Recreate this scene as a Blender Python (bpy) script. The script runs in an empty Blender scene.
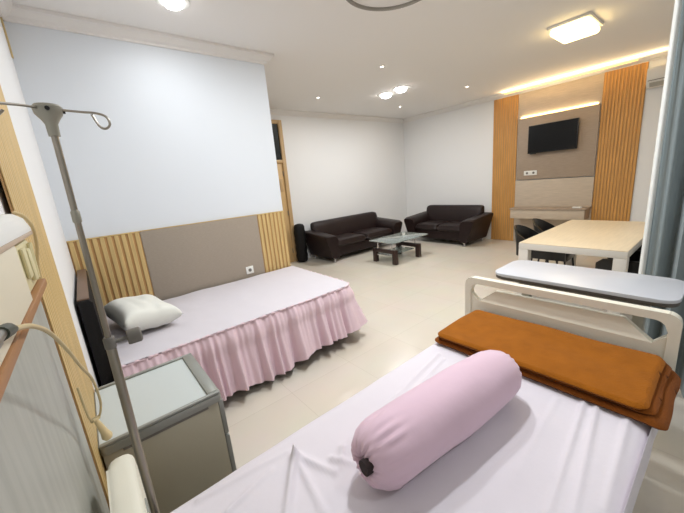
import bpy, bmesh, math, random
from mathutils import Vector, Matrix, noise
random.seed(7)
S = bpy.context.scene
C = S.collection
PI = math.pi

# ------------------------------------------------------------------ materials
def lin(c):
    return tuple(((v/255)/12.92 if v/255 <= .04045 else ((v/255+.055)/1.055)**2.4) for v in c) + (1.,)

def mat(name, col, rough=.5, metal=0., spec=.5, bump=0., bscale=60., vary=0., vscale=8., sheen=0., stretch=None,
        trans=0., emis=None, estr=0., coat=0.):
    m = bpy.data.materials.new(name); m.use_nodes = True
    nt = m.node_tree; b = nt.nodes['Principled BSDF']
    c = lin(col)
    b.inputs['Base Color'].default_value = c
    b.inputs['Roughness'].default_value = rough
    b.inputs['Metallic'].default_value = metal
    b.inputs['Specular IOR Level'].default_value = spec
    b.inputs['Transmission Weight'].default_value = trans
    b.inputs['Coat Weight'].default_value = coat
    if sheen: b.inputs['Sheen Weight'].default_value = sheen
    if emis:
        b.inputs['Emission Color'].default_value = lin(emis); b.inputs['Emission Strength'].default_value = estr
    tc = nt.nodes.new('ShaderNodeTexCoord'); mp = nt.nodes.new('ShaderNodeMapping')
    nt.links.new(tc.outputs['Object'], mp.inputs['Vector'])
    if stretch: mp.inputs['Scale'].default_value = stretch
    n = nt.nodes.new('ShaderNodeTexNoise'); n.inputs['Scale'].default_value = vscale; n.inputs['Detail'].default_value = 5
    nt.links.new(mp.outputs['Vector'], n.inputs['Vector'])
    if vary:
        r = nt.nodes.new('ShaderNodeValToRGB')
        r.color_ramp.elements[0].position = .3; r.color_ramp.elements[1].position = .7
        r.color_ramp.elements[0].color = tuple(min(1, v*(1-vary)) for v in c[:3])+(1,)
        r.color_ramp.elements[1].color = tuple(min(1, v*(1+vary)) for v in c[:3])+(1,)
        nt.links.new(n.outputs['Fac'], r.inputs['Fac']); nt.links.new(r.outputs['Color'], b.inputs['Base Color'])
    if bump:
        n2 = nt.nodes.new('ShaderNodeTexNoise'); n2.inputs['Scale'].default_value = bscale; n2.inputs['Detail'].default_value = 3
        nt.links.new(mp.outputs['Vector'], n2.inputs['Vector'])
        bp = nt.nodes.new('ShaderNodeBump'); bp.inputs['Strength'].default_value = bump; bp.inputs['Distance'].default_value = .01
        nt.links.new(n2.outputs['Fac'], bp.inputs['Height']); nt.links.new(bp.outputs['Normal'], b.inputs['Normal'])
    return m

M = {}
M['paint'] = mat('wall_paint', (236,236,236), .6, bump=.03, bscale=140)
M['paint_cool'] = mat('wall_paint_cool', (224,229,235), .55, bump=.03, bscale=140)
M['ceil'] = mat('ceiling_paint', (243,240,237), .75, bump=.02, bscale=90)
M['cornice'] = mat('cornice_plaster', (236,233,230), .6, bump=.02, bscale=90)
M['slat'] = mat('slat_wood', (206,177,120), .5, vary=.12, vscale=3.5, stretch=(12,12,.7), bump=.05, bscale=20)
M['slat_tv'] = mat('slat_wood_honey', (206,152,82), .5, vary=.14, vscale=3.5, stretch=(12,12,.7), bump=.05, bscale=20)
M['slat_back'] = mat('slat_backing', (186,144,92), .6, vary=.12, vscale=3.5, stretch=(12,12,.7))
M['fabric_panel'] = mat('taupe_fabric_panel', (158,146,132), .85, vary=.07, vscale=40, stretch=(1,1,6), bump=.15, bscale=220)
M['taupe'] = mat('taupe_laminate', (166,148,130), .5, vary=.06, vscale=5, stretch=(1,2,14), bump=.03, bscale=60)
M['oak_pale'] = mat('pale_grey_oak', (194,178,158), .5, vary=.09, vscale=5, stretch=(1,1.2,16), bump=.03, bscale=60)
M['grey_lam'] = mat('grey_laminate', (164,164,156), .5, vary=.10, vscale=4, stretch=(10,9,.9), bump=.03, bscale=60)
M['door_wood'] = mat('door_wood', (206,172,122), .45, vary=.1, vscale=3, stretch=(10,1,.8))
M['frame_wood'] = mat('door_frame_wood', (192,160,116), .5, vary=.1, vscale=3, stretch=(10,10,.8))
M['dark_glass'] = mat('dark_glass', (38,44,46), .08, spec=.8)
M['leather'] = mat('dark_brown_leather', (34,22,21), .45, bump=.18, bscale=90, vary=.15, vscale=6, spec=.3)
M['leather_black'] = mat('black_leather', (15,13,13), .6, spec=.25, bump=.18, bscale=90)
M['chrome'] = mat('chrome', (205,205,208), .18, metal=1.)
M['steel'] = mat('steel_tube', (150,144,134), .3, metal=.9)
M['steel_head'] = mat('cast_grey', (150,148,136), .45, metal=.3)
M['grey_plastic'] = mat('grey_plastic', (112,108,102), .5)
M['dark_wood'] = mat('dark_wood', (48,28,22), .4, vary=.2, vscale=4, stretch=(8,8,1))
M['white_plastic'] = mat('white_plastic', (232,231,226), .35)
M['board_white'] = mat('white_board', (198,200,206), .35)
M['bed_plastic'] = mat('bed_end_plastic', (232,228,212), .4, bump=.02, bscale=200)
M['bed_metal'] = mat('bed_metal', (180,178,170), .4, metal=.2)
M['cream_plastic'] = mat('cream_plastic', (214,204,160), .45)
M['cream_panel'] = mat('cream_panel', (222,214,192), .5)
M['gold_trim'] = mat('brass_trim', (206,182,134), .4, metal=.2)
M['brown_trim'] = mat('brown_wood_trim', (160,112,66), .45, vary=.15, vscale=4, stretch=(8,1,8))
M['beige_trim'] = mat('beige_brown_trim', (186,164,142), .5)
M['sheet'] = mat('lilac_sheet', (218,212,219), .8, sheen=.15, bump=.06, bscale=30, vary=.015, vscale=3)
M['spread'] = mat('lilac_bedspread', (208,203,209), .8, sheen=.15, bump=.05, bscale=25)
M['ruffle'] = mat('pink_ruffle', (226,200,209), .8, sheen=.2, bump=.08, bscale=40)
M['bolster'] = mat('pink_bolster', (220,190,206), .8, sheen=.25, bump=.1, bscale=18, vary=.03, vscale=5)
M['hole'] = mat('bolster_hole_shade', (40,26,26), .9)
M['pillow'] = mat('white_pillow', (226,226,218), .85, sheen=.1, bump=.15, bscale=14)
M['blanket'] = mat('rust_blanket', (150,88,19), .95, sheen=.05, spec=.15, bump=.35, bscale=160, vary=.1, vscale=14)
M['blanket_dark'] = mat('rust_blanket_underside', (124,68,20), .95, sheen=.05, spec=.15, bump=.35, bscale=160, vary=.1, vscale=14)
M['mattress'] = mat('mattress_cover', (90,96,104), .7)
M['cab_top'] = mat('cabinet_top', (196,204,204), .32, bump=.02, bscale=60)
M['cab_body'] = mat('cabinet_body', (172,166,146), .5, bump=.03, bscale=120)
M['cab_edge'] = mat('cabinet_trim', (150,152,146), .35, metal=.3)
M['black'] = mat('black_plastic', (16,15,16), .3)
M['screen'] = mat('tv_screen', (7,7,8), .3, spec=.25)
M['table_top'] = mat('table_laminate', (224,208,180), .4, vary=.05, vscale=4, stretch=(1,9,9))
M['table_edge'] = mat('table_edge', (218,212,202), .5)
M['curtain'] = mat('slate_curtain', (136,147,149), .85, sheen=.2, bump=.06, bscale=120)
M['curtain_hem'] = mat('white_curtain_hem', (226,228,224), .8)
M['rim_dark'] = mat('dark_rim', (84,80,74), .5)
M['cap_brown'] = mat('brown_cap', (112,88,70), .5, vary=.1, vscale=4)
M['ring'] = mat('grey_ring', (150,146,138), .4, metal=.2)
M['cord'] = mat('ivory_cord', (206,186,140), .45)
M['bulb_cream'] = mat('ivory_button', (220,198,150), .4)
M['green_black'] = mat('dark_collar', (60,64,52), .5)
M['cool_lens'] = mat('cool_lens', (255,255,255), .5, emis=(255,252,250), estr=14)
M['small_lens'] = mat('small_lens', (255,250,240), .5, emis=(255,246,232), estr=6)
M['warm_lens'] = mat('warm_lens', (255,240,200), .5, emis=(255,222,150), estr=7)
M['led'] = mat('led_strip', (255,224,150), .5, emis=(255,206,120), estr=1.1)

def glass_mat():
    m = bpy.data.materials.new('table_glass'); m.use_nodes = True
    nt = m.node_tree; b = nt.nodes['Principled BSDF']
    b.inputs['Base Color'].default_value = (.72,.80,.78,1); b.inputs['Roughness'].default_value = .04
    b.inputs['Transmission Weight'].default_value = .82; b.inputs['IOR'].default_value = 1.45
    return m
M['glass'] = glass_mat()

def floor_mat():
    m = bpy.data.materials.new('beige_tiles'); m.use_nodes = True
    nt = m.node_tree; b = nt.nodes['Principled BSDF']
    tc = nt.nodes.new('ShaderNodeTexCoord'); mp = nt.nodes.new('ShaderNodeMapping')
    mp.inputs['Location'].default_value = (-.49, -.24, 0)
    br = nt.nodes.new('ShaderNodeTexBrick'); br.offset = 0; br.squash = 1
    br.inputs['Scale'].default_value = 1; br.inputs['Brick Width'].default_value = .6; br.inputs['Row Height'].default_value = .6
    br.inputs['Mortar Size'].default_value = .0022; br.inputs['Mortar Smooth'].default_value = .3
    br.inputs['Color1'].default_value = lin((219,211,198)); br.inputs['Color2'].default_value = lin((216,207,193))
    br.inputs['Mortar'].default_value = lin((202,193,178))
    n = nt.nodes.new('ShaderNodeTexNoise'); n.inputs['Scale'].default_value = 2.5; n.inputs['Detail'].default_value = 6
    mx = nt.nodes.new('ShaderNodeMixRGB'); mx.blend_type = 'MULTIPLY'; mx.inputs['Fac'].default_value = .12
    nt.links.new(tc.outputs['Object'], mp.inputs['Vector']); nt.links.new(mp.outputs['Vector'], br.inputs['Vector'])
    nt.links.new(tc.outputs['Object'], n.inputs['Vector'])
    nt.links.new(br.outputs['Color'], mx.inputs['Color1']); nt.links.new(n.outputs['Color'], mx.inputs['Color2'])
    nt.links.new(mx.outputs['Color'], b.inputs['Base Color'])
    b.inputs['Roughness'].default_value = .22; b.inputs['Specular IOR Level'].default_value = .45
    return m
M['floor'] = floor_mat()

# ------------------------------------------------------------------ mesh helpers
def add_box(bm, lo, hi, bev=0., seg=2):
    lo = Vector(lo); hi = Vector(hi)
    r = bmesh.ops.create_cube(bm, size=1.)
    vs = r['verts']; c = (lo+hi)/2; d = hi-lo
    for v in vs: v.co = Vector((v.co.x*d.x, v.co.y*d.y, v.co.z*d.z)) + c
    if bev:
        es = list({e for v in vs for e in v.link_edges})
        bmesh.ops.bevel(bm, geom=es, offset=bev, segments=seg, profile=.5, affect='EDGES')

def frame_of(d):
    d = d.normalized(); a = Vector((0,0,1)) if abs(d.z) < .9 else Vector((1,0,0))
    u = d.cross(a).normalized(); return u, d.cross(u).normalized()

def add_tube(bm, pts, r, seg=12, cap=True):
    pts = [Vector(p) for p in pts]; n = len(pts)
    rs = r if isinstance(r, (list, tuple)) else [r]*n
    rings = []; u = None
    for i, p in enumerate(pts):
        d = (pts[min(i+1,n-1)]-pts[max(i-1,0)]).normalized()
        if u is None: u, w = frame_of(d)
        else:
            u = (u - d*u.dot(d)).normalized(); w = d.cross(u)
        rings.append([bm.verts.new(p + (u*math.cos(2*PI*k/seg) + w*math.sin(2*PI*k/seg))*rs[i]) for k in range(seg)])
    for a, b in zip(rings, rings[1:]):
        for k in range(seg):
            bm.faces.new((a[k], a[(k+1)%seg], b[(k+1)%seg], b[k]))
    if cap:
        bm.faces.new(rings[0][::-1]); bm.faces.new(rings[-1])

def smooth_path(pts, n=8):
    P = [Vector(p) for p in pts]; P = [P[0]*2-P[1]] + P + [P[-1]*2-P[-2]]
    out = []
    for i in range(1, len(P)-2):
        for k in range(n):
            t = k/n; a, b, c, d = P[i-1:i+3]
            out.append(.5*((2*b)+(c-a)*t+(2*a-5*b+4*c-d)*t*t+(3*b-a-3*c+d)*t**3))
    out.append(P[-2]); return out

def add_lathe(bm, prof, origin=(0,0,0), axis='z', seg=24):
    o = Vector(origin); rings = []
    for r, h in prof:
        ring = []
        for k in range(seg):
            a = 2*PI*k/seg; c, s = r*math.cos(a), r*math.sin(a)
            v = {'z': (c,s,h), 'x': (h,c,s), 'y': (s,h,c)}[axis]
            ring.append(bm.verts.new(o+Vector(v)))
        rings.append(ring)
    for a, b in zip(rings, rings[1:]):
        for k in range(seg): bm.faces.new((a[k], a[(k+1)%seg], b[(k+1)%seg], b[k]))
    bm.faces.new(rings[0][::-1]); bm.faces.new(rings[-1])

def add_prism(bm, poly, axis, lo, hi, bev=0., seg=2):
    # poly: 2D points in the plane across axis; x:(y,z)  y:(x,z)  z:(x,y)
    def P(p, h): return {'x': (h,p[0],p[1]), 'y': (p[0],h,p[1]), 'z': (p[0],p[1],h)}[axis]
    a = [bm.verts.new(P(p, lo)) for p in poly]; b = [bm.verts.new(P(p, hi)) for p in poly]
    n = len(poly); fs = [bm.faces.new(a[::-1]), bm.faces.new(b)]
    for k in range(n): fs.append(bm.faces.new((a[k], a[(k+1)%n], b[(k+1)%n], b[k])))
    if bev:
        es = set(e for f in fs[:2] for e in f.edges)
        bmesh.ops.bevel(bm, geom=list(es), offset=bev, segments=seg, profile=.5, affect='EDGES')

def rrect(x0, y0, x1, y1, r, n=6):
    out = []
    for cx, cy, a in ((x1-r,y1-r,0), (x0+r,y1-r,PI/2), (x0+r,y0+r,PI), (x1-r,y0+r,3*PI/2)):
        for k in range(n+1):
            t = a + PI/2*k/n; out.append((cx+r*math.cos(t), cy+r*math.sin(t)))
    return out

def add_grid(bm, f, nu, nv):
    V = [[bm.verts.new(f(i/nu, j/nv)) for j in range(nv+1)] for i in range(nu+1)]
    for i in range(nu):
        for j in range(nv): bm.faces.new((V[i][j], V[i+1][j], V[i+1][j+1], V[i][j+1]))

def pillow_bm(bm, c, d, pinch=.0, n=24, p=.42):
    # a stuffed cushion: d = full size, thickest axis = z
    c = Vector(c)
    for s in (1, -1):
        def f(u, v):
            x, y = 2*u-1, 2*v-1
            h = ((1-x**4)*(1-y**4))
            h = max(h, 0)**p
            k = 1 - pinch*(x*x*y*y)
            ex = 1 - pinch*.6*(1-abs(y)**1.5)*0
            return c + Vector((x*d[0]/2*(1-pinch*(1-y*y)*abs(x)**3*.3), y*d[1]/2*(1-pinch*(1-x*x)*abs(y)**3*.3), s*h*d[2]/2))
        add_grid(bm, f, n, n)
    bmesh.ops.remove_doubles(bm, verts=bm.verts, dist=1e-4)

def finish(name, bm, m, parent=None, angle=38, loc=None):
    bmesh.ops.recalc_face_normals(bm, faces=bm.faces)
    for f in bm.faces: f.smooth = True
    lim = math.radians(angle)
    for e in bm.edges:
        if len(e.link_faces) == 2: e.smooth = e.calc_face_angle(0) < lim
    me = bpy.data.meshes.new(name); bm.to_mesh(me); bm.free()
    o = bpy.data.objects.new(name, me); C.objects.link(o)
    me.materials.append(m)
    if parent:
        # parts are built in world coordinates, their thing's empty is at its base
        o.parent = parent
        root = parent
        off = Vector((0,0,0))
        while root: off += root.location; root = root.parent
        me.transform(Matrix.Translation(-off))
    return o

def obj(name, build, m, parent=None, angle=38):
    bm = bmesh.new(); build(bm); return finish(name, bm, m, parent, angle)
def box(name, lo, hi, m, parent=None, bev=0., seg=2):
    return obj(name, lambda b: add_box(b, lo, hi, bev, seg), m, parent)
def tube(name, pts, r, m, parent=None, seg=12):
    return obj(name, lambda b: add_tube(b, pts, r, seg), m, parent)

def tag(o, label, cat, group=None):
    o['label'] = label; o['category'] = cat
    if group: o['group'] = group
    return o
def thing(name, label, cat, loc=(0,0,0), group=None):
    o = bpy.data.objects.new(name, None); C.objects.link(o); o.location = loc
    o.empty_display_size = .1
    return tag(o, label, cat, group)
def structure(o): o['kind'] = 'structure'; return o
def dup(root, loc, rotz=None, label=None, group=None):
    r = root.copy(); C.objects.link(r); r.location = loc
    if rotz is not None: r.rotation_euler = (0,0,rotz)
    if label: r['label'] = label
    if group: r['group'] = group
    for ch in list(root.children):
        c = ch.copy(); C.objects.link(c); c.parent = r
        for g in list(ch.children):
            d = g.copy(); C.objects.link(d); d.parent = c
    return r

# ------------------------------------------------------------------ the room
XL, XR, YP, YB, YF, XP, H = -.045, 7.283, 3.59, 5.897, -2.2, 2.067, 3.06
ZC = 2.965
structure(box('floor', (XL-.1, YF-.1, -.1), (XR+.1, YB+.1, 0), M['floor']))
structure(box('ceiling', (XL-.1, YF-.1, H), (XR+.1, YB+.1, H+.1), M['ceil']))
structure(box('wall_left', (XL-.1, YF, 0), (XL, YP, H), M['paint']))
structure(box('wall_middle', (XL-.1, YP, 0), (XP, YB, H), M['paint_cool']))
structure(box('wall_back', (XP, YB, 0), (XR, YB+.1, H), M['paint']))
structure(box('wall_right', (XR, YF, 0), (XR+.1, YB, H), M['paint']))
structure(box('wall_front', (XL, YF-.1, 0), (XR, YF, H), M['paint']))

def cornice(name, path, side=1):
    # plaster cornice along a polyline of wall corners (x,y); the room lies to the left of the path when side = 1
    prof = [(0,ZC),(.018,ZC),(.022,ZC+.018),(.05,ZC+.03),(.078,ZC+.062),(.092,ZC+.068),(.092,H-.001),(0,H-.001)]
    def b(bm):
        P = [Vector((p[0],p[1],0)) for p in path]; rings = []
        for i, p in enumerate(P):
            ns = []
            for j in (i-1, i):
                if 0 <= j < len(P)-1:
                    d = (P[j+1]-P[j]).normalized(); ns.append(Vector((-d.y, d.x, 0))*side)
            m = sum(ns, Vector()).normalized(); m = m / m.dot(ns[0])
            rings.append([bm.verts.new(p + m*q[0] + Vector((0,0,q[1]))) for q in prof])
        n = len(prof)
        for A, B in zip(rings, rings[1:]):
            for k in range(n): bm.faces.new((A[k], A[(k+1)%n], B[(k+1)%n], B[k]))
        bm.faces.new(rings[0]); bm.faces.new(rings[-1][::-1])
    structure(obj(name, b, M['cornice'], angle=25))
cornice('trim_1', [(XL, YP), (XP, YP), (XP, YB), (XR, YB), (XR, YF)], -1)
cornice('trim_2', [(XL, YF), (XL, YP)], -1)
cornice('trim_3', [(XL, YF), (XR, YF)], 1)
structure(box('trim_4', (XL, YP-.075, 2.70), (XL+.012, YP-.045, H-.1), M['gold_trim'], bev=.003))

# door with a dark transom in the back wall
d = structure(obj('door_1', lambda b: add_box(b, (2.62, YB-.02, 0), (3.44, YB+.0, 2.06), .003), M['door_wood']))
def dframe(b):
    add_box(b, (3.44, YB-.055, 0), (3.52, YB, 2.87), .006); add_box(b, (2.54, YB-.055, 0), (2.62, YB, 2.87), .006)
    add_box(b, (2.62, YB-.055, 2.80), (3.44, YB, 2.87), .006); add_box(b, (2.62, YB-.055, 2.06), (3.44, YB, 2.12), .006)
obj('frame', dframe, M['frame_wood'], d)
obj('transom_pane', lambda b: add_box(b, (2.62, YB-.02, 2.12), (3.44, YB-.006, 2.80)), M['dark_glass'], d)
def hinge(b):
    for z in (.25, 1.05, 1.85): add_box(b, (3.425, YB-.035, z-.05), (3.45, YB-.018, z+.05), .003)
obj('hinge', hinge, M['steel'], d)
box('lock_plate', (3.33, YB-.032, 1.5), (3.39, YB-.018, 1.75), M['frame_wood'], d, .004)

# ------------------------------------------------------------------ slat panels
def slat_panel(name, label, axis, a0, a1, wall, out, z0, z1, pitch, wid, dep, mt, n=None, cap=True):
    # axis: 'x' panel on a wall facing -y, 'y' panel on a wall facing +-x (out = +-1)
    t = thing(name, label, 'wall panel', {'x': (a0, wall, z0), 'y': (wall, a0, z0)}[axis])
    def P(a, o, z): return (a, wall+out*o, z) if axis == 'x' else (wall+out*o, a, z)
    def srt(p, q): return tuple(min(u,v) for u,v in zip(p,q)), tuple(max(u,v) for u,v in zip(p,q))
    lo, hi = srt(P(a0, .0115, z0), P(a1, .015, z1)); box('backing_board', lo, hi, M['slat_back'], t)
    def b(bm):
        cnt = round((a1-a0)/pitch); st = (a1-a0)/cnt
        for k in range(cnt):
            c = a0 + (k+.5)*st
            lo, hi = srt(P(c-wid/2, .015, z0), P(c+wid/2, dep, z1)); add_box(bm, lo, hi, .003, 1)
    obj('slats', b, mt, t)
    if cap:
        lo, hi = srt(P(a0, .0115, z1), P(a1, dep+.002, z1+.012)); box('top_cap', lo, hi, mt, t, .002)
    return t
slat_panel('slat_panel', 'light wood slat panel behind the white pillow, left of the taupe fabric panel', 'x', XL, .496, YP, -1, .003, 1.295, .0526, .033, .026, M['slat'])
slat_panel('slat_panel', 'light wood slat panel at the far foot of the ruffled bed, beside the door', 'x', 1.704, XP, YP, -1, .003, 1.295, .052, .033, .026, M['slat'])
slat_panel('slat_panel', 'tall light wood slat panel on the left wall behind the bedside cabinet', 'y', 1.17, 1.80, XL, 1, .003, ZC, .036, .024, .0195, M['slat'], cap=False)
slat_panel('slat_panel', 'honey wood slat panel left of the television', 'y', 2.955, 3.45, XR, -1, .003, ZC, .045, .031, .024, M['slat_tv'], cap=False)
slat_panel('slat_panel', 'honey wood slat panel right of the television, behind the dining table', 'y', 1.08, 1.618, XR, -1, .003, ZC, .045, .031, .024, M['slat_tv'], cap=False)

p = thing('fabric_panel', 'taupe fabric wall panel above the middle of the ruffled bed', 'wall panel', (.496, YP, 0))
box('upholstered_face', (.498, YP-.022, .02), (1.702, YP-.0115, 1.30), M['fabric_panel'], p, .004)
box('top_trim', (.498, YP-.024, 1.30), (1.702, YP-.0115, 1.308), M['slat'], p, .002)

def socket_plate(name, label, c, axis, n=1, w=.09):
    t = thing(name, label, 'socket', c)
    x, y, z = c
    if axis == 'y':
        box('cover_plate', (x-w/2, y-.009, z-.045), (x+w/2, y, z+.045), M['white_plastic'], t, .004)
        obj('outlet', lambda b: add_lathe(b, [(.02,-.004),(.02,0)], (x, y-.009, z), 'y', 16), M['grey_plastic'], t)
    else:
        box('cover_plate', (x-.009, y-w/2, z-.045), (x, y+w/2, z+.045), M['white_plastic'], t, .004)
        for k in range(n):
            yy = y - w/2 + w*(k+.5)/n
            obj('outlet', lambda b: add_lathe(b, [(.022,-.004),(.022,0)], (x-.009, yy, z), 'x', 16), M['grey_plastic'], t)
    return t
socket_plate('wall_socket', 'small white wall socket low on the taupe fabric panel', (1.51, YP-.022, .668), 'y')

# headwall panel beside the near bed
g = box('headwall_panel', (XL+.0115, -.9, .003), (XL+.0145, 1.16, 1.4515), M['grey_lam'], bev=.002)
tag(g, 'grey wood grain panel on the left wall at the head of the near bed', 'wall panel')

# ------------------------------------------------------------------ TV wall
XT = XR-.05
t = thing('panelling', 'taupe and pale oak panelling between the two honey slat panels', 'wall panel', (XR, 1.62, 0))
box('taupe_board', (XT, 1.625, 1.305), (XT+.025, 2.93, 2.485), M['taupe'], t, .003)
box('lower_board', (XT+.008, 1.62, .02), (XR-.0115, 2.95, 1.29), M['oak_pale'], t, .003)
box('upper_board', (XR-.015, 1.62, 2.2), (XR-.0115, 2.95, ZC), M['oak_pale'], t, .002)
box('spacer', (XT+.025, 1.70, 1.32), (XR-.0155, 2.86, 2.40), M['slat_back'], t)
t = thing('television', 'black flat television on the taupe board', 'television', (XT, 2.3, 2.06))
obj('casing', lambda b: add_box(b, (XT-.1, 1.885, 1.80), (XT-.06, 2.70, 2.318), .008), M['black'], t)
box('screen', (XT-.1025, 1.897, 1.82), (XT-.0995, 2.688, 2.306), M['screen'], t)
obj('sensor_bar', lambda b: add_box(b, (XT-.098, 2.55, 1.785), (XT-.07, 2.66, 1.802), .003), M['black'], t)
obj('wall_bracket', lambda b: (add_box(b, (XT-.012, 2.1, 1.92), (XT+.0006, 2.5, 2.2), .003), add_box(b, (XT-.062, 2.2, 1.98), (XT-.01, 2.4, 2.14), .003)), M['black'], t)
socket_plate('wall_socket', 'double white wall socket under the television', (XT, 2.665, 1.43), 'x', 2, .24)
# shelf desk
t = thing('wall_desk', 'shallow pale oak console desk fixed under the television', 'desk', (XT, 2.25, .55))
box('desk_top', (6.88, 1.62, .735), (XT+.004, 2.90, .76), M['taupe'], t, .003)
box('drawer_front', (6.9, 1.635, .555), (6.92, 2.885, .735), M['oak_pale'], t, .003)
box('side_panel', (6.92, 1.635, .555), (XT+.004, 1.655, .735), M['taupe'], t, .002)
box('side_panel', (6.92, 2.865, .555), (XT+.004, 2.885, .735), M['taupe'], t, .002)
box('bottom_board', (6.92, 1.655, .555), (XT+.004, 2.865, .573), M['oak_pale'], t, .002)
b_ = obj('remote_control', lambda b: add_box(b, (6.97, 1.70, .7605), (7.02, 1.84, .785), .006), M['white_plastic'])
tag(b_, 'small white remote on the right end of the console desk', 'remote control')
# LED strips
t = tag(box('led_strip', (XR-.026, 1.66, 2.488), (XR-.0155, 2.90, 2.496), M['led']), 'warm light strip behind the top edge of the taupe board', 'light strip')
t = tag(box('led_strip', (XR-.098, 1.2, H-.053), (XR-.0925, 3.2, H-.040), M['led']), 'warm light strip running along the cornice above the television', 'light strip')
def area(name, loc, size, power, col, rot=(0,0,0), sy=None, shape='RECTANGLE', spread=None):
    l = bpy.data.lights.new(name, 'AREA'); l.energy = power; l.color = col
    l.shape = shape; l.size = size
    if sy: l.size_y = sy
    if spread: l.spread = spread
    o = bpy.data.objects.new(name, l); o.location = loc; o.rotation_euler = rot; C.objects.link(o); return o
WARM = (1, .74, .40); COOL = (.93, .97, 1); NEUT = (1, .95, .88)
area('led_glow', (XR-.022, 2.28, 2.503), .012, 3.6, WARM, (PI,0,0), 1.24)
area('led_glow', (XR-.104, 2.05, H-.045), .012, 9, WARM, (0,PI/2+.5,0), 2.4)
# air conditioner
t = thing('air_conditioner', 'white wall air conditioner high up beside the slate curtain', 'air conditioner', (XR, .7, 2.57))
def ac(b):
    add_prism(b, [(XR+.003,2.57),(XR-.15,2.57),(XR-.2,2.63),(XR-.21,2.80),(XR-.19,2.84),(XR+.003,2.84)], 'y', .24, 1.06, .008)
obj('housing', ac, M['white_plastic'], t)
obj('louvre', lambda b: add_prism(b, [(XR-.155,2.575),(XR-.2,2.628),(XR-.208,2.626),(XR-.162,2.570)], 'y', .28, 1.02), M['bed_metal'], t)
obj('front_panel_seam', lambda b: add_box(b, (XR-.213, .26, 2.655), (XR-.2, 1.04, 2.662)), M['grey_plastic'], t)

# ------------------------------------------------------------------ ceiling lights
def downlight(label, x, y, r, lens, power, col, group=None, size=None, dome=.0):
    t = thing('downlight', label, 'ceiling light', (x, y, H), group)
    obj('rim', lambda b: add_lathe(b, [(r*.80,0),(r*.80,-.006),(r,-.009),(r*1.22,-.005),(r*1.25,0)], (x,y,H), 'z', 24), M['white_plastic'], t)
    obj('lens', lambda b: add_lathe(b, [(r*.30,-.012-dome),(r*.62,-.010-dome*.75),(r*.79,-.0075),(r*.79,-.001)], (x,y,H), 'z', 24), lens, t)
    l = area('lamp', (x, y, H-.02-dome), size or r*1.6, power, col, (0,0,0), shape='DISK')
    return t
downlight('large bright round ceiling light above the ruffled bed near the partition', .997, 2.942, 0.10, M['cool_lens'], 5.2, COOL, dome=.03)
downlight('left one of the two large bright ceiling lights above the glass coffee table', 4.824, 4.25, .13, M['cool_lens'], 17, COOL, dome=.05)
downlight('right one of the two large bright ceiling lights, nearer the television', 4.791, 3.871, .13, M['cool_lens'], 17, COOL, dome=.05)
downlight('tiny spot light in the ceiling left of the bright pair, near the back wall', 3.725, 4.845, .03, M['small_lens'], 4, NEUT)
downlight('tiny spot light in the ceiling nearest the grey ring', 3.652, 3.241, .03, M['small_lens'], 4, NEUT)
downlight('tiny spot light in the ceiling near the corner above the two sofas', 5.909, 4.841, .03, M['small_lens'], 4, NEUT)
downlight('tiny spot light in the ceiling between the bright pair and the television', 5.935, 3.303, .03, M['small_lens'], 4, NEUT)
t = thing('ceiling_lamp', 'square warm ceiling lamp above the dining table', 'ceiling light', (4.78, 1.36, H))
box('mounting_frame', (4.53, 1.16, H-.03), (5.03, 1.56, H), M['white_plastic'], t, .006)
obj('diffuser', lambda b: add_box(b, (4.55, 1.18, H-.10), (5.01, 1.54, H-.028), .035, 4), M['warm_lens'], t)
area('lamp', (4.78, 1.36, H-.105), .40, 12, (1,.86,.66), (0,0,0), .34)
# lamps out of view; those behind the camera are added as fill
downlight('unseen fill light added on the viewer side of the near bed', 1.2, -.9, .075, M['cool_lens'], 11, COOL)  # added lamp, brightens the footboard and the cabinet side
downlight('large round ceiling light in the middle of the grey ceiling ring', 2.33, 1.87, .12, M['cool_lens'], 28, COOL)
downlight('large round ceiling light above the near bed, between the ring and the left wall', 1.75, 1.35, .10, M['cool_lens'], 28, COOL)
downlight('unseen fill light added between the dining table and the wall behind the viewer', 3.6, -1.0, .075, M['cool_lens'], 16, COOL)  # added lamp, evens out the room's brightness
# grey ring on the ceiling
def ring(b):
    R = .39; pts = [(2.33+R*math.cos(2*PI*k/64), 1.87+R*math.sin(2*PI*k/64)) for k in range(64)]
    prof = [(-.014,0),(-.012,-.018),(0,-.024),(.012,-.018),(.014,0)]
    rs = []
    for k in range(64):
        a = 2*PI*k/64
        rs.append([b.verts.new((2.33+(R+q[0])*math.cos(a), 1.87+(R+q[0])*math.sin(a), H+q[1])) for q in prof])
    for k in range(64):
        A, B = rs[k], rs[(k+1)%64]
        for j in range(5): b.faces.new((A[j], A[(j+1)%5], B[(j+1)%5], B[j]))
tag(obj('ceiling_ring', ring, M['ring']), 'grey metal ring moulding on the ceiling above the near bed', 'ring')

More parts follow.
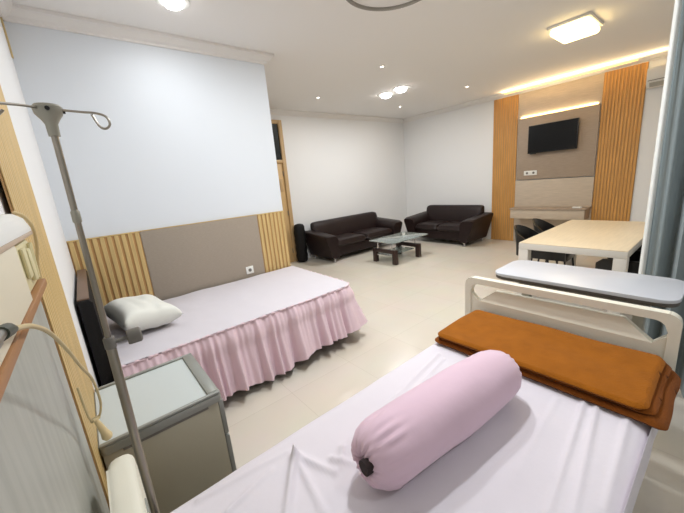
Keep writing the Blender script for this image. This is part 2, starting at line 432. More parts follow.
# ------------------------------------------------------------------ sofas
def sofa(name, label, W, loc, rotz, seats=2):
    """front faces -y in local space, back at y=+.42, width W centred on x."""
    t = thing(name, label, 'sofa', (0,0,0))
    hw = W/2; bw = hw-.30    # half width between arms
    obj('base', lambda b: add_box(b, (-bw-.04, -.36, .10), (bw+.04, .40, .29), .02, 3), M['leather'], t)
    for k in range(seats):
        x0 = -bw + 2*bw*k/seats; x1 = -bw + 2*bw*(k+1)/seats
        def seat(b, x0=x0, x1=x1):
            def f(u, v):
                x, y = 2*u-1, 2*v-1
                h = max(0,(1-x**6)*(1-y**6))**.35
                return Vector(((x0+x1)/2 + x*(x1-x0)/2, -.10+y*.30, .33+.105*h))
            add_grid(b, f, 20, 20)
            def g(u, v):
                x, y = 2*u-1, 2*v-1
                h = max(0,(1-x**8)*(1-y**8))**.3
                return Vector(((x0+x1)/2 + x*(x1-x0)/2, -.10+y*.30, .33-.05*h))
            add_grid(b, g, 20, 20); bmesh.ops.remove_doubles(b, verts=b.verts, dist=1e-4)
        obj('seat_cushion', seat, M['leather'], t)
    def back(b):
        # rounded, slightly reclined back cushion
        prof = []
        for k in range(20):
            a = 2*PI*k/20; ca, sa = math.cos(a), math.sin(a)
            y = .11*math.copysign(abs(ca)**.6, ca); z = .23*math.copysign(abs(sa)**.55, sa)
            prof.append((.27 + y + z*.22, .545 + z))
        n = 40; rings = []
        for i in range(n+1):
            s = 2*i/n-1; x = s*(bw+.115); e = max(0, 1-abs(s)**14)**.5*.35+.65 if abs(s) < 1 else .65
            cy, cz = .27, .545
            rings.append([b.verts.new((x, cy+(p[0]-cy)*e, cz+(p[1]-cz)*(.90+.1*(e-.65)/.35))) for p in prof])
        for A, B in zip(rings, rings[1:]):
            for k in range(20): b.faces.new((A[k], A[(k+1)%20], B[(k+1)%20], B[k]))
        b.faces.new(rings[0]); b.faces.new(rings[-1])
    obj('backrest', back, M['leather'], t)
    for sgn in (-1, 1):
        def arm(b, sgn=sgn):
            # cross-sections from front (y=-.44) to back (y=.40); leaning outwards towards the top
            n = 14; rings = []
            for i in range(n+1):
                u = i/n; y = -.43 + .83*u
                top = .55 + .06*u
                if u < .1: top -= .02*(1-u/.1)**2
                xo_b, xo_t = hw-.15, hw; xi = bw-.01
                pts = [(xi,.08),(xo_b,.08),(xo_b+(xo_t-xo_b)*.55,.08+(top-.08)*.5),(xo_t,top-.05),(xo_t-.004,top-.015),(xo_t-.03,top+.003),
                       (xi+.09,top+.0),(xi+.03,top-.03),(xi-.01,top-.11)]
                inset = .014 if i in (0,n) else 0
                cx, cz = (xi+xo_t)/2-.03, .3
                rings.append([b.verts.new((sgn*(cx+(p[0]-cx)*(1-inset*2)), y, cz+(p[1]-cz)*(1-inset))) for p in pts])
            k9 = len(rings[0])
            for A, B in zip(rings, rings[1:]):
                for k in range(k9): b.faces.new((A[k], A[(k+1)%k9], B[(k+1)%k9], B[k]))
            b.faces.new(rings[0]); b.faces.new(rings[-1])
        obj('armrest', arm, M['leather'], t, 50)
        for y in (-.37, .34):
            obj('leg', lambda b: add_tube(b, [(sgn*(hw-.235), y, .10), (sgn*(hw-.205), y-.01, 0)], [.022,.014], 12), M['chrome'], t)
    t.location = loc; t.rotation_euler = (0,0,rotz); return t
sofa('sofa', 'dark brown leather sofa along the back wall beside the door', 2.29, (4.82, 5.39, 0), 0).scale = (1, 1, 1.03)
sofa('sofa', 'dark brown leather sofa in the far corner beside the slat panel', 1.82, (6.71, 4.25, 0), -PI/2).scale = (1, 1.06, 1.05)
def roll(b):
    K9 = 1.2
    prof = [(.03,.0),(.085,.004),(.112,.03),(.118,.08)]
    for k in range(1,12): prof.append((.118+.006*math.sin(k*2.1), .08+k*.045))
    prof += [(.112,.63),(.09,.665),(.04,.68),(.01,.675)]
    add_lathe(b, [(r, h*K9) for r, h in prof], (3.545, 5.70, 0), 'z', 24)
tag(obj('bolster_cushion', roll, M['leather_black'], angle=60), 'black leather roll cushion standing on end between door and sofa', 'cushion')

# ------------------------------------------------------------------ coffee table
t = thing('coffee_table', 'glass coffee table with dark wood legs before the two sofas', 'coffee table', (4.9, 4.13, 0))
obj('glass_top', lambda b: add_prism(b, rrect(4.34, 3.82, 5.42, 4.48, .05), 'z', .405, .418, .003), M['glass'], t)
obj('glass_shelf', lambda b: add_prism(b, rrect(4.42, 3.95, 5.11, 4.35, .02), 'z', .16, .168), M['glass'], t)
for x in (4.38, 5.07):
    for y in (3.86, 4.36):
        box('leg', (x, y-.045, 0), (x+.075, y+.045, .27), M['dark_wood'], t, .005)
    box('cross_rail', (x+.006, 3.905, .20), (x+.069, 4.315, .27), M['dark_wood'], t, .004)
    for y in (3.93, 4.29):
        obj('standoff', lambda b: add_lathe(b, [(.02,.27),(.02,.29),(.014,.29),(.014,.39),(.024,.392),(.024,.405)], (x+.037,y,0), 'z', 16), M['chrome'], t)
    box('shelf_clip', (x+.02, 4.0, .145), (x+.09 if x < 5 else x+.055, 4.3, .159), M['chrome'], t)

# ------------------------------------------------------------------ dining table and chairs
tx0, tx1, ty0, ty1 = 3.86, 5.69, .55, 1.49
t = thing('dining_table', 'cream topped rectangular dining table with thick white legs', 'table', ((tx0+tx1)/2, 1.02, 0))
box('tabletop', (tx0+.002, ty0+.002, .742), (tx1-.002, ty1-.002, .75), M['table_top'], t, .002)
box('edge_frame', (tx0, ty0, .675), (tx1, ty1, .742), M['table_edge'], t, .004)
for x in (tx0, tx1-.1):
    for y in (ty0, ty1-.1):
        box('leg', (x, y, 0), (x+.1, y+.1, .675), M['table_edge'], t, .004)
def chair(name, label):
    """faces -y, seat centre at origin"""
    t = thing(name, label, 'chair', (0,0,0), 'dark chairs around the dining table')
    # horseshoe shell: low at the arms, rising round the back
    plan = smooth_path([(-.23,-.36,0),(-.235,-.15,0),(-.23,.05,0),(-.19,.19,0),(-.08,.245,0),(0,.25,0),(.08,.245,0),(.19,.19,0),(.23,.05,0),(.235,-.15,0),(.23,-.36,0)], 4)
    def shell(b):
        n = len(plan)-1
        rows = []
        for i, p in enumerate(plan):
            u = abs(2*i/n-1); top = .61 + .19*(1-min(1, u/.62)**2.4) if u < .62 else .61
            if u > .93: top -= .05*((u-.93)/.07)**2
            lean = .06*(1-min(1, u/.7))
            d = (plan[min(i+1,n)]-plan[max(i-1,0)]).normalized(); nn = Vector((-d.y, d.x, 0))
            row = []
            for off, zs in ((0, (.42,.5,.6,.7,.9,1)), (.02, (1,.9,.7,.6,.5,.42))):
                for q in zs:
                    k = (q-.42)/.58; z = .42 + (top-.42)*k
                    row.append(b.verts.new((p.x - nn.x*off*-1, p.y - nn.y*off*-1 + lean*k*k, z)))
            rows.append(row)
        m = len(rows[0])
        for A, B in zip(rows, rows[1:]):
            for k in range(m): b.faces.new((A[k], A[(k+1)%m], B[(k+1)%m], B[k]))
        b.faces.new(rows[0]); b.faces.new(rows[-1])
    obj('backrest', shell, M['black'], t, 60)
    obj('seat', lambda b: add_prism(b, rrect(-.205,-.36,.205,.18,.06), 'z', .41, .475, .015), M['black'], t)
    for x in (-1, 1):
        for y in (-1, 1):
            tube('leg', [(x*.15, y*.14, .43), (x*.19, y*.19, 0)], .013, M['black'], t)
    for y in (-.165, .165): tube('crossbar', [(-.172,y,.22),(.172,y,.22)], .008, M['black'], t)
    return t
ch = chair('dining_chair', 'dark chair on the sofa side of the dining table, at its near end')
ch.location = (4.72, 1.56, 0)
dup(ch, (5.345, 1.56, 0), 0, 'dark chair on the sofa side of the dining table, at the end by the television')
dup(ch, (4.32, .46, 0), PI, 'dark chair tucked under the curtain side of the dining table, nearest the bed')
dup(ch, (5.15, .46, 0), PI, 'dark chair tucked under the curtain side of the dining table, by the television')

# ------------------------------------------------------------------ the curtain
t = thing('privacy_curtain', 'slate grey hanging curtain at the right of the near bed', 'curtain', (2.95, .3, .03))
def curtain(y0, y1, seed, amp=.065, period=.115):
    def b(bm):
        rnd = random.Random(seed); L = y1-y0; nu = int(abs(L)*90); nv = 14
        ph = rnd.random()*6
        def f(u, v):
            y = y0 + L*u; z = .03 + (H-.075)*v
            s = 2*PI*y/period + ph + .9*math.sin(y*7.3) + .25*math.sin(3*v+y*4)
            a = amp*(.75+.25*math.sin(y*9+1)) * (1-.35*v)
            return Vector((2.95 + a*math.sin(s) + .012*math.sin(2*s+1), y + .012*math.cos(s*.5+v*2), z))
        add_grid(bm, f, nu, nv)
        ge = bm.faces[:]
        bm.normal_update(); bmesh.ops.solidify(bm, geom=ge, thickness=.003)
    return b
obj('curtain_cloth', curtain(.335, -1.5, 3), M['curtain'], t, 80)
def hem(bm):
    def f(u, v):
        return Vector((2.915 - .02*math.sin(u*PI*1.3) , .318 + .028*u, .03+(H-.075)*v))
    add_grid(bm, f, 8, 10); bm.normal_update(); bmesh.ops.solidify(bm, geom=bm.faces[:], thickness=.003)
obj('edge_hem', hem, M['curtain_hem'], t, 80)
r = tag(obj('curtain_rail', lambda b: add_box(b, (2.93, -1.6, H-.028), (2.97, .42, H), .004), M['white_plastic']), 'white curtain rail on the ceiling above the slate curtain', 'curtain rail')

# ------------------------------------------------------------------ the far (ruffled) bed
bx0, bx1, by0, by1 = .06, 2.06, 2.345, 3.54
t = thing('single_bed', 'bed with a dark headboard standing along the partition', 'bed', (1, 2.95, 0))
box('bed_base', (bx0+.02, by0+.04, .10), (bx1-.04, by1, .34), M['dark_wood'], t, .01)
box('mattress', (bx0, by0+.012, .34), (bx1-.012, by1, .565), M['mattress'], t, .04, 3)
for x in (.2, 1.9):
    for y in (by0+.1, by1-.1):
        box('leg', (x-.03, y-.03, 0), (x+.03, y+.03, .10), M['dark_wood'], t, .004)
def hb(b):
    add_prism(b, [(XL+.018, 0), (.058, 0), (.045, 1.02), (.03, 1.04), (XL+.018, 1.04)], 'y', 2.38, 3.54, .008)
obj('headboard', hb, M['leather_black'], t)
box('headboard_cap', (XL+.018, 2.40, 1.0401), (.032, 3.53, 1.052), M['cap_brown'], t, .003)
def corner_path(n_foot, n_side, x1, y0, y1, x0, r):
    """from the wall corner along the foot, round the corner, along the near side; returns points and outward normals"""
    pts = []
    L1 = (y1) - (y0+r)
    for k in range(n_foot): pts.append(((x1, y1 - L1*k/n_foot), (1,0)))
    for k in range(13):
        a = -PI/2*k/12
        pts.append(((x1-r+r*math.cos(a), y0+r+r*math.sin(a)), (math.cos(a), math.sin(a))))
    L2 = x1-r-x0
    for k in range(1, n_side+1): pts.append(((x1-r - L2*k/n_side, y0), (0,-1)))
    return pts
sp = thing('bedspread', 'pale lilac bedspread with a pink ruffled skirt on the bed by the partition', 'bedspread', (1, 2.95, .565))
def top(bm):
    def f(u, v):
        ex, ey = bx1+.014, by0-.014
        x = bx0 + .004 + (ex-bx0-.004)*u; y = ey + (by1-ey-.004)*v
        # rounded plan corner at the near foot
        r = .134; cx, cy = ex-r, ey+r
        if x > cx and y < cy:
            dx, dy = x-cx, cy-y; m = max(dx, dy); l = math.hypot(dx, dy)
            if l > 0: x, y = cx + dx*m/l, cy - dy*m/l
        e = min(x-bx0, ex-x, y-ey)
        z = .590 - .005*math.exp(-max(e,0)/.035) + .006*noise.noise(Vector((x*3, y*3, 1))) + .003*noise.noise(Vector((x*9, y*9, 4)))
        return Vector((x, y, z))
    add_grid(bm, f, 80, 50)
obj('top_cloth', top, M['spread'], sp, 80)
path = corner_path(170, 330, bx1, by0, by1, bx0, .12)
rnd = random.Random(5)
K = [(2*PI/.11, rnd.random()*6, .5), (2*PI/.067, rnd.random()*6, .25), (2*PI/.19, rnd.random()*6, .55)]
def ruffle(bm):
    nv = 16; cols = []; s = 0; prev = None
    for (p, nrm) in path:
        if prev: s += math.hypot(p[0]-prev[0], p[1]-prev[1])
        prev = p
        ss = s + .035*math.sin(s*5.1) + .02*math.sin(s*11.7+1)
        w = sum(a*math.sin(k*ss+ph) for k, ph, a in K)
        col = []
        for j in range(nv+1):
            v = j/nv
            hem = .095 + .05*max(0, min(1, (p[0]-1.2)/.9)) - .03*max(0, min(1, (1.2-p[0])/.9)) + .03*math.sin(s*6.3+1)*math.sin(s*2.2) + .018*w
            z = .572 - (.572-hem)*v
            amp = .006 + .05*v**.8
            puff = .018*math.sin(min(v*9, PI)) if v < .35 else 0
            off = .006 + puff + (.10 + .06*max(0, nrm[0]))*v**1.2 + amp*w + .005*math.sin(2*PI*s/.044+2*math.sin(s*4))*(1-.7*v)
            col.append(bm.verts.new((p[0]+nrm[0]*off, p[1]+nrm[1]*off, z)))
        cols.append(col)
    for A, B in zip(cols, cols[1:]):
        for j in range(nv): bm.faces.new((A[j], B[j], B[j+1], A[j+1]))
obj('ruffled_skirt', ruffle, M['ruffle'], sp, 80)
def seam(bm):
    pts = []
    for i, (p, n) in enumerate(path[::2]):
        w = .005*math.sin(i*.8)+.004*math.sin(i*1.9)
        pts.append((p[0]+n[0]*(.008+w), p[1]+n[1]*(.008+w), .576+w*.8))
    add_tube(bm, pts, .009, 6)
obj('gathered_seam', seam, M['ruffle'], sp, 80)
# pillow
pl = thing('pillow', 'white pillow at the head of the ruffled bed', 'pillow', (.33, 3.08, .59))
def pil(bm):
    pillow_bm(bm, (0,0,0), (.41,.66,.20), pinch=.5, n=30, p=.5)
    for v in bm.verts:
        v.co.z += .012*noise.noise(v.co*5) + .05*(v.co.x+.2)*0
        n = noise.noise(Vector((v.co.x*14, v.co.y*5, 2)))
        v.co.z += .012*n
    rot = Matrix.Rotation(math.radians(10), 4, 'Z') @ Matrix.Rotation(math.radians(8), 4, 'Y')
    bmesh.ops.transform(bm, matrix=Matrix.Translation((.31, 2.97, .704)) @ rot, verts=bm.verts)
obj('pillow_case', pil, M['pillow'], pl, 80)

# ------------------------------------------------------------------ the near hospital bed
hb_ = thing('hospital_bed', 'hospital bed with cream plastic ends filling the foreground', 'bed', (1.05, .57, 0))
HX0, HX1, HY0, HY1, HZ = .10, 1.985, .085, 1.02, .65
box('mattress', (HX0+.02, HY0+.012, .50), (HX1-.02, HY1-.012, .637), M['mattress'], hb_, .03, 3)
box('frame', (HX0+.02, HY0+.05, .42), (HX1+.0, HY1-.05, .498), M['bed_metal'], hb_, .008)
for x in (.25, 1.85):
    for y in (HY0+.09, HY1-.09):
        lg = box('leg', (x-.025, y-.025, .12), (x+.025, y+.025, .42), M['bed_metal'], hb_, .004)
        obj('caster', lambda b: add_lathe(b, [(.03,-.018),(.058,-.014),(.06,0),(.058,.014),(.03,.018)], (x, y, .06), 'y', 20), M['black'], lg)
def board(bm, x0, x1, pts, bev=.01): add_prism(bm, pts, 'x', x0, x1, bev, 3)
# headboard: rounded panel seen edge on
hbp = rrect(.06, .30, 1.03, .935, .10)
hdb = obj('headboard', lambda b: board(b, .012, .072, hbp, .022), M['bed_plastic'], hb_)
obj('hand_hold', lambda b: board(b, .068, .076, rrect(.2, .70, .89, .86, .05), .003), M['cab_edge'], hdb)
# footboard
FX0, FX1 = 2.0, 2.045
def foot_frame(bm):
    outer = rrect(.072, .34, 1.083, .907, .055, 8)
    # opening: slot under the top rail, its lower edge is the profile of the panel
    n = 80
    # build as strips: posts, rail, panel
    def upper(y):   # underside of the top rail
        lo = .868
        for yc in (.118, 1.037):
            pass
        e = min(y-.112, 1.043-y)
        if e < .05:
            lo -= .05 - math.sqrt(max(0, .05**2-(.05-max(e,0))**2))
        return lo
    def lower(y):   # top edge of the panel
        if y < .158: return .747 + (.158-y)/.046*.07
        if y < .265: return .747 + (y-.158)/.107*.083
        if y < .896: return .830
        if y < .990: return .830 - (y-.896)/.094*.080
        return .750 + (y-.990)/.053*.07
    ys = [.112 + (1.043-.112)*k/n for k in range(n+1)] + [.158,.265,.896,.990]
    ys = sorted(set(ys))
    # rail + posts (a ring around the opening)
    def strip(f_lo, f_hi, ys, x0, x1):
        rows = []
        for y in ys:
            a, b2 = f_lo(y), f_hi(y)
            rows.append([bm.verts.new((x0,y,a)), bm.verts.new((x0,y,b2)), bm.verts.new((x1,y,b2)), bm.verts.new((x1,y,a))])
        for A, B in zip(rows, rows[1:]):
            for k in range(4): bm.faces.new((A[k], A[(k+1)%4], B[(k+1)%4], B[k]))
        bm.faces.new(rows[0]); bm.faces.new(rows[-1])
    def outer_hi(y):
        e = min(y-.072, 1.083-y)
        return .907 - (.05 - math.sqrt(max(0,.05**2-(.05-max(e,0))**2)) if e < .05 else 0)
    strip(upper, outer_hi, ys, FX0, FX1)
    for a, b2 in ((.072,.112),(1.043,1.083)):
        yy = [a + (b2-a)*k/10 for k in range(11)]
        strip(lambda y: .34, outer_hi, yy, FX0, FX1)
    bmesh.ops.remove_doubles(bm, verts=bm.verts, dist=1e-5)
ft = obj('footboard', foot_frame, M['bed_plastic'], hb_, 30)
def foot_panel(bm):
    low = [(.112,.34),(1.043,.34),(1.043,.80),(.990,.750),(.158,.747),(.112,.80)]
    add_prism(bm, low, 'x', FX0+.006, FX1-.006, .003)
obj('panel', foot_panel, M['bed_plastic'], ft)
def ledge(bm):
    # upper band of the panel, leaning back from the crease
    y = [.158,.265,.896,.990]; z = [.748,.832,.829,.751]
    fr = [bm.verts.new((FX0+.006+(.0 if k in (0,3) else .030), y[k], z[k])) for k in range(4)]
    bk = [bm.verts.new((FX1+.002+(.0 if k in (0,3) else .012), y[k], z[k]+.001)) for k in range(4)]
    bm.faces.new(fr[::-1]); bm.faces.new(bk)
    for k in range(4): bm.faces.new((fr[k], fr[(k+1)%4], bk[(k+1)%4], bk[k]))
obj('panel_ledge', ledge, M['bed_plastic'], ft)

# the sheet
RID = [((.509,.889),(.36,.70),.030,.013),((.509,.889),(.47,.66),.016,.011),((.515,.885),(.575,.74),.018,.012),((.60,.79),(.66,.70),.010,.012),((.66,.80),(.60,.74),.010,.010),
       ((1.53,.285),(.93,.22),.012,.010),((1.53,.245),(.95,.17),.012,.011),((1.53,.15),(1.05,.12),.010,.012),((1.42,.905),(.72,.80),.008,.010),((1.40,.86),(.80,.77),.006,.008),
       ((.30,.62),(.72,.42),.008,.02),((.20,.97),(.50,.93),.010,.012),((.25,.86),(.42,.90),.010,.010),((1.45,.36),(1.0,.33),.004,.012),((1.5,.55),(1.3,.50),.004,.02)]
def seg_d(p, a, b):
    ax, ay = a; bx, by = b; dx, dy = bx-ax, by-ay; L = dx*dx+dy*dy
    t = max(0, min(1, ((p[0]-ax)*dx+(p[1]-ay)*dy)/L))
    return math.hypot(p[0]-ax-dx*t, p[1]-ay-dy*t), t
def sheet(bm):
    nu, nv = 220, 180
    rr = .034; Wd = HY1-HY0; side = .13
    tot = Wd + 2*side
    def f(u, v):
        x = HX0 + .012 + (HX1-HX0-.03)*u
        q = -side + tot*v
        rip = .5 + .5*math.sin(x*23+2*math.sin(x*7))
        if q < 0:
            k = -q; y = HY0 - .004 - .003*rip*(k/side); z = HZ - rr - k*.95
            if k < rr: a = (k/rr)*PI/2; y = HY0 + rr*(1-math.sin(a))*.0 - .004*math.sin(a); z = HZ - rr*.5*(1-math.cos(a)) - k*.4
        elif q > Wd:
            k = q-Wd; y = HY1 + .004 + .01*rip*(k/side); z = HZ - rr - k*.95
        else:
            y = HY0 + q; e = min(q, Wd-q); z = HZ - rr*math.exp(-e/.022)
            z += .004*noise.noise(Vector((x*2.2, y*2.6, 3))) + .0025*noise.noise(Vector((x*7, y*7, 9)))
            for a, b2, h, w in RID:
                d, t = seg_d((x,y), a, b2)
                z += h*math.exp(-(d/w)**2)*(.35+.65*(1-t))*min(1, e/.03)
        return Vector((x, y, z))
    add_grid(bm, f, nu, nv)
    bm.normal_update(); bmesh.ops.solidify(bm, geom=bm.faces[:], thickness=.002)
tag(obj('bed_sheet', sheet, M['sheet'], angle=80), 'pale lilac sheet stretched over the near hospital bed', 'bed sheet')

# bolster
bo = thing('bolster_pillow', 'pink bolster pillow lying on the near bed', 'pillow', (.95, .555, .66))
def bol(bm):
    L = .80; seg = 96; R = .106
    # (position along the axis, radius)
    BS = .84
    prof = [(.026,.012),(.03,.0),(.055,-.006),(.085,.006),(.108,.03),(.121,.062),(.127,.11)]
    prof += [(R + .006*math.sin(PI*(h-.11)/.55), h) for h in [.11+.5*k/26 for k in range(1,26)]]
    prof += [(.127,.63),(.123,.68),(.112,.725),(.094,.755),(.068,.775),(.04,.783),(.015,.785)]
    rings = []
    rnd = random.Random(2)
    for r, h in prof:
        ring = []; r *= BS if h < .111 or h > .62 else 1
        for k in range(seg):
            a = 2*PI*k/seg
            w = math.sin(a*15+1.5*math.sin(a*3)) + .6*math.sin(a*24+1)
            near = math.exp(-((h-.04)/.065)**2); far = math.exp(-((h-.77)/.03)**2)
            rr = r*(1 + .05*near*w + .03*far*w) 
            hh = h + .006*near*w
            rr += .0035*noise.noise(Vector((h*7, math.cos(a)*1.6, math.sin(a)*1.6)))
            # sags a little where it rests
            y = rr*math.cos(a); z = rr*math.sin(a)
            if z < -.100: z = -.100 + (z+.100)*.3
            ring.append(bm.verts.new((hh, y, z)))
        rings.append(ring)
    for A, B in zip(rings, rings[1:]):
        for k in range(seg): bm.faces.new((A[k], A[(k+1)%seg], B[(k+1)%seg], B[k]))
    bm.faces.new(rings[-1])
    mtx = Matrix.Translation((.605, .618, .757)) @ Matrix.Rotation(math.radians(-6), 4, 'Z')
    bmesh.ops.transform(bm, matrix=mtx, verts=bm.verts)
obj('bolster_cover', bol, M['bolster'], bo, 80)
def plug(bm):
    add_lathe(bm, [(.023,.012),(.023,.03),(.02,.06)], (0,0,0), 'x', 24)
    mtx = Matrix.Translation((.568, .592, .777)) @ Matrix.Rotation(math.radians(-5.5), 4, 'Z')
    bmesh.ops.transform(bm, matrix=mtx, verts=bm.verts)
obj('dark_hole', plug, M['hole'], bo)  # dark plug whose colour stands in for the shade inside the end hole

# blanket, folded in layers across the foot
bl = thing('folded_blanket', 'rust orange blanket folded across the foot of the near bed', 'blanket', (1.74, .53, .655))
def layer(x0, x1, y0, y1, z0, z1, droop=0., seed=0):
    def b(bm):
        nu, nv, T = 40, 70, (z1-z0)
        def top(u, v, side):
            x = x0 + (x1-x0)*u; y = y0 + (y1-y0)*v
            e = min(u*(x1-x0), (1-u)*(x1-x0), v*(y1-y0), (1-v)*(y1-y0))
            r = T/2; k = min(1, e/r); prof = math.sqrt(max(0, 1-(1-k)**2))
            zc = (z0+z1)/2
            rc = .045
            for sx, cx in ((-1, x0+rc), (1, x1-rc)):
                for sy, cy in ((-1, y0+rc), (1, y1-rc)):
                    dx, dy = (x-cx)*sx, (y-cy)*sy
                    if dx > 0 and dy > 0:
                        q = max(dx, dy)/math.hypot(dx, dy); x = cx+sx*dx*q; y = cy+sy*dy*q
            y += .008*noise.noise(Vector((x*6, seed*3.1, 5)))
            z = zc + side*prof*T/2
            z += .006*noise.noise(Vector((x*5, y*4, seed)))*(side > 0) 
            x += .01*noise.noise(Vector((y*3, seed, 2)))
            if droop and y < .10: z -= droop*((.10-y)/.06)**1.5*.03
            return Vector((x, y, z))
        for s in (1, -1): add_grid(bm, lambda u, v, s=s: top(u, v, s), nu, nv)
        bmesh.ops.remove_doubles(bm, verts=bm.verts, dist=2e-4)
    return b
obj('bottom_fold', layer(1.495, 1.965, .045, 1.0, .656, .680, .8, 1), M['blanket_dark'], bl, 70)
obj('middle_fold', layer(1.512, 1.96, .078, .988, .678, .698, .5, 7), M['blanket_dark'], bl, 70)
obj('top_fold', layer(1.50, 1.955, .10, .985, .695, .722, 0, 4), M['blanket'], bl, 70)

# ------------------------------------------------------------------ overbed table behind the footboard
ot = thing('overbed_table', 'white overbed table standing behind the footboard of the near bed', 'table', (2.3, .53, 0))
obj('tray_top', lambda b: add_prism(b, rrect(2.10, .095, 2.50, .955, .075, 8), 'z', .913, .932, .004), M['board_white'], ot)
obj('under_rim', lambda b: add_prism(b, rrect(2.103, .098, 2.497, .952, .075, 8), 'z', .893, .9129, .002), M['rim_dark'], ot)
obj('support_rail', lambda b: (add_box(b, (2.27, .14, .862), (2.33, .92, .892), .004), add_box(b, (2.2, .45, .872), (2.4, .6, .8925), .003)), M['bed_metal'], ot)
box('lower_beam', (2.20, .20, .80), (2.27, .84, .845), M['bed_plastic'], ot, .008)
for y in (.22, .78):
    box('column', (2.27, y, .06), (2.32, y+.05, .862), M['bed_metal'], ot, .006)
    box('foot_bar', (2.12, y, .03), (2.50, y+.05, .07), M['bed_metal'], ot, .01)
    for x in (2.15, 2.47):
        obj('caster', lambda b: add_lathe(b, [(.012,-.012),(.022,-.01),(.022,.01),(.012,.012)], (x, y+.025, .022), 'y', 14), M['black'], ot)

# ------------------------------------------------------------------ bedside cabinet
cb = thing('bedside_cabinet', 'grey bedside cabinet with a pale tray top between the two beds', 'cabinet', (.2, 1.52, 0))
CX0, CX1, CY0, CY1 = -.021, .40, 1.285, 1.75
box('body', (CX0, CY0+.01, .09), (CX1-.016, CY1-.01, .735), M['cab_body'], cb, .006)
def ctop(bm): add_prism(bm, rrect(CX0-.004, CY0, CX1, CY1, .018), 'z', .735, .768, .006)
obj('top', ctop, M['cab_edge'], cb)
def rim(bm):
    for lo, hi in (((CX0, CY0+.002, .768), (CX1-.003, CY0+.02, .78)), ((CX0, CY1-.02, .768), (CX1-.003, CY1-.002, .78)), ((CX1-.05, CY0+.02, .768), (CX1-.003, CY1-.02, .78))):
        add_box(bm, lo, hi, .005)
obj('raised_rim', rim, M['cab_edge'], cb)
box('tray', (CX0, CY0+.021, .7681), (CX1-.051, CY1-.021, .771), M['cab_top'], cb)
box('drawer', (CX1-.016, CY0+.012, .56), (CX1+.004, CY1-.012, .73), M['cab_edge'], cb, .004)
box('door', (CX1-.016, CY0+.012, .10), (CX1+.004, CY1-.012, .55), M['cab_edge'], cb, .004)
box('side_groove', (CX0+.06, CY0+.004, .722), (CX1-.06, CY0+.011, .732), M['grey_plastic'], cb)
for z in (.645, .34):
    box('handle', (CX1+.004, 1.45, z-.01), (CX1+.02, 1.59, z+.01), M['chrome'], cb, .004)
for x in (.05, .33):
    for y in (CY0+.06, CY1-.06):
        obj('caster', lambda b: (add_lathe(b, [(.03,-.012),(.035,0),(.03,.012)], (x, y, .035), 'y', 16), add_box(b, (x-.012,y-.012,.06), (x+.012,y+.012,.092))), M['black'], cb)

# ------------------------------------------------------------------ IV pole
iv = thing('iv_pole', 'steel drip stand with two wire hooks at the head of the near bed', 'drip stand', (.094, 1.075, 0))
PX, PY = .094, 1.075
obj('pole', lambda b: add_lathe(b, [(.0122,.03),(.0122,1.20),(.0095,1.205)], (PX,PY,0), 'z', 20), M['steel'], iv)
obj('upper_pole', lambda b: add_lathe(b, [(.0074,1.20),(.0074,1.79)], (PX,PY,0), 'z', 20), M['steel'], iv)
obj('collar', lambda b: add_lathe(b, [(.008,1.555),(.0098,1.558),(.0098,1.583),(.008,1.587)], (PX,PY,0), 'z', 20), M['steel_head'], iv)
hd = obj('hook_head', lambda b: (add_lathe(b, [(.0115,1.768),(.0125,1.795),(.017,1.804),(.027,1.818),(.029,1.834),(.024,1.839)], (PX,PY,0), 'z', 24)), M['steel_head'], iv)
obj('set_screw', lambda b: add_lathe(b, [(.005,-.032),(.005,-.022)], (PX,PY,1.826), 'y', 10), M['black'], hd)
obj('set_screw', lambda b: add_lathe(b, [(.005,.022),(.005,.032)], (PX,PY,1.826), 'x', 10), M['black'], hd)
hook = smooth_path([(PX+q*.82, PY-q*.22, z) for q, z in ((.033,1.828),(.08,1.824),(.11,1.822),(.134,1.814),(.140,1.796),(.128,1.785),(.113,1.791),(.100,1.819))], 6)
obj('hook', lambda b: add_tube(b, hook, .0028, 8), M['steel'], iv)
hook2 = smooth_path([(PX-.02, PY-.02, 1.828), (.055,1.01,1.821), (.026,.95,1.809), (.018,.93,1.802), (.013,.925,1.790), (.018,.945,1.787), (.026,.955,1.797)], 6)
obj('hook', lambda b: add_tube(b, hook2, .0028, 8), M['steel'], iv)
kn = obj('clamp_knob', lambda b: (add_lathe(b, [(.006,.0),(.006,.03),(.02,.03),(.022,.034),(.022,.062),(.018,.066)], (PX+.012,PY,1.212), 'x', 20)), M['grey_plastic'], iv)
obj('clamp', lambda b: add_lathe(b, [(.0120,1.195),(.0145,1.198),(.0145,1.226),(.0120,1.23)], (PX,PY,0), 'z', 20), M['grey_plastic'], iv)
obj('base_plate', lambda b: add_lathe(b, [(.085,0),(.085,.015),(.07,.03),(.03,.04),(.02,.06)], (PX,PY,0), 'z', 32), M['steel_head'], iv)

iv.location = (.0745, PY, 0); iv.rotation_euler = (0, .011, 0)

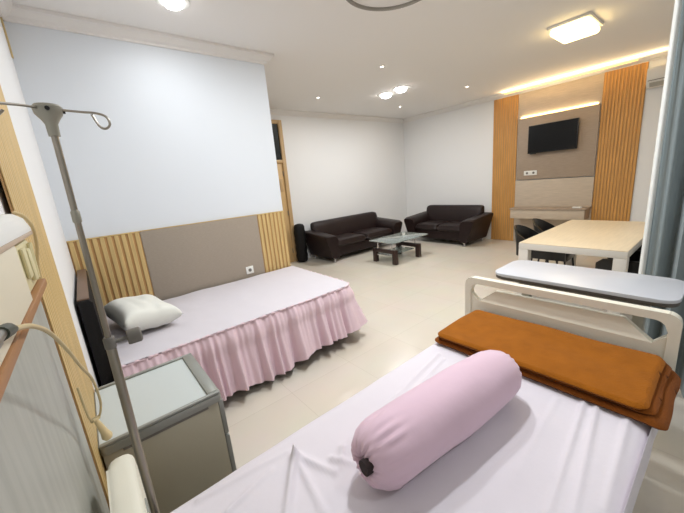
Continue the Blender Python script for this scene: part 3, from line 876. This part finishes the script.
# ------------------------------------------------------------------ bed-head unit on the wall
u = thing('bed_head_unit', 'cream bed head lamp unit with wood trim on the left wall', 'wall unit', (XL, .2, 1.44))
box('back_plate', (XL+.0115, -.6, 1.4525), (-.0005, .865, 1.595), M['cream_panel'], u, .003)
box('front_panel', (.0, -.6, 1.467), (.02, .65, 1.552), M['cream_panel'], u, .002)
obj('lamp_cover', lambda b: add_prism(b, [(.0,1.560),(.022,1.560),(.022,1.566),(.016,1.584),(.004,1.594),(.0,1.595)], 'y', -.6, .858, .002), M['white_plastic'], u, 60)
box('lamp_trim', (.0, -.6, 1.5525), (.0225, .862, 1.5598), M['beige_trim'], u, .0015)
obj('end_trim', lambda b: add_tube(b, smooth_path([(.004,.866,1.598),(.016,.868,1.588),(.024,.869,1.566),(.022,.869,1.53),(.014,.869,1.49),(.012,.868,1.455)],5), .003, 8), M['gold_trim'], u)
box('wood_ledge', (.0, -.6, 1.453), (.0225, .84, 1.4665), M['brown_trim'], u, .002)
so = box('socket_block', (.0, .665, 1.467), (.014, .84, 1.546), M['cream_plastic'], u, .005)
def sod(b):
    add_box(b, (.014, .705, 1.49), (.020, .735, 1.54), .003); add_box(b, (.014, .745, 1.48), (.021, .775, 1.535), .003)
    add_tube(b, [(.016,.79,1.475),(.018,.80,1.54)], .003, 8); add_tube(b, [(.016,.81,1.475),(.018,.82,1.54)], .003, 8)
obj('switch', sod, M['cream_plastic'], so)

# nurse call cord and push handset
nc = thing('call_handset', 'ivory push button on a long cord hanging beside the grey headwall panel', 'call button', (.03, 1.0, 1.04))
cord = smooth_path([(.03,.40,1.496),(.031,.50,1.468),(.032,.60,1.425),(.034,.70,1.36),(.037,.80,1.28),(.040,.90,1.205),(.038,.98,1.125),(.034,1.02,1.07),(.024,1.03,1.035),(.012,1.025,1.03),(.004,1.01,1.055),(.0,1.02,1.14)], 8)
obj('cord', lambda b: add_tube(b, cord, .0029, 10), M['cord'], nc)
obj('connector', lambda b: add_tube(b, [(.030,.26,1.508),(.030,.345,1.503),(.030,.345,1.503),(.030,.372,1.502)], [.0058,.0058,.0048,.0048], 14), M['steel'], nc)
obj('connector_collar', lambda b: add_tube(b, [(.030,.370,1.502),(.030,.398,1.497),(.031,.412,1.493)], [.0064,.0064,.004], 14), M['green_black'], nc)
obj('push_button', lambda b: add_tube(b, [(.014,1.024,1.034),(.019,1.026,1.008),(.024,1.028,.984),(.027,1.029,.968),(.029,1.03,.960)], [.005,.0075,.0095,.013,.010], 16), M['bulb_cream'], nc)
obj('cable_tie', lambda b: add_tube(b, [(.007,1.015,1.036),(.021,1.032,1.031)], .006, 10), M['cord'], nc)

# ------------------------------------------------------------------ camera, world, view
cam = bpy.data.cameras.new('camera'); co = bpy.data.objects.new('camera', cam); C.objects.link(co)
yaw, pitch, rollc = .6702, .2327, -.0896
fw = Vector((math.sin(yaw)*math.cos(pitch), math.cos(yaw)*math.cos(pitch), -math.sin(pitch)))
rt = Vector((math.cos(yaw), -math.sin(yaw), 0)); up = rt.cross(fw)
c_, s_ = math.cos(rollc), math.sin(rollc)
r2, u2 = rt*c_ + up*s_, up*c_ - rt*s_
Mx = Matrix((r2, u2, -fw)).transposed().to_4x4(); Mx.translation = (.1028, 0, 1.6)
co.matrix_world = Mx
cam.sensor_width = 36; cam.lens = 316.54/684*36; cam.clip_start = .02
S.camera = co
w = bpy.data.worlds.new('world'); S.world = w; w.use_nodes = True
w.node_tree.nodes['Background'].inputs['Color'].default_value = (.8,.85,.9,1)
w.node_tree.nodes['Background'].inputs['Strength'].default_value = .3
S.view_settings.view_transform = 'Standard'; S.view_settings.look = 'None'
S.view_settings.gamma = 1; S.view_settings.use_curve_mapping = False
S.view_settings.exposure = 0.13
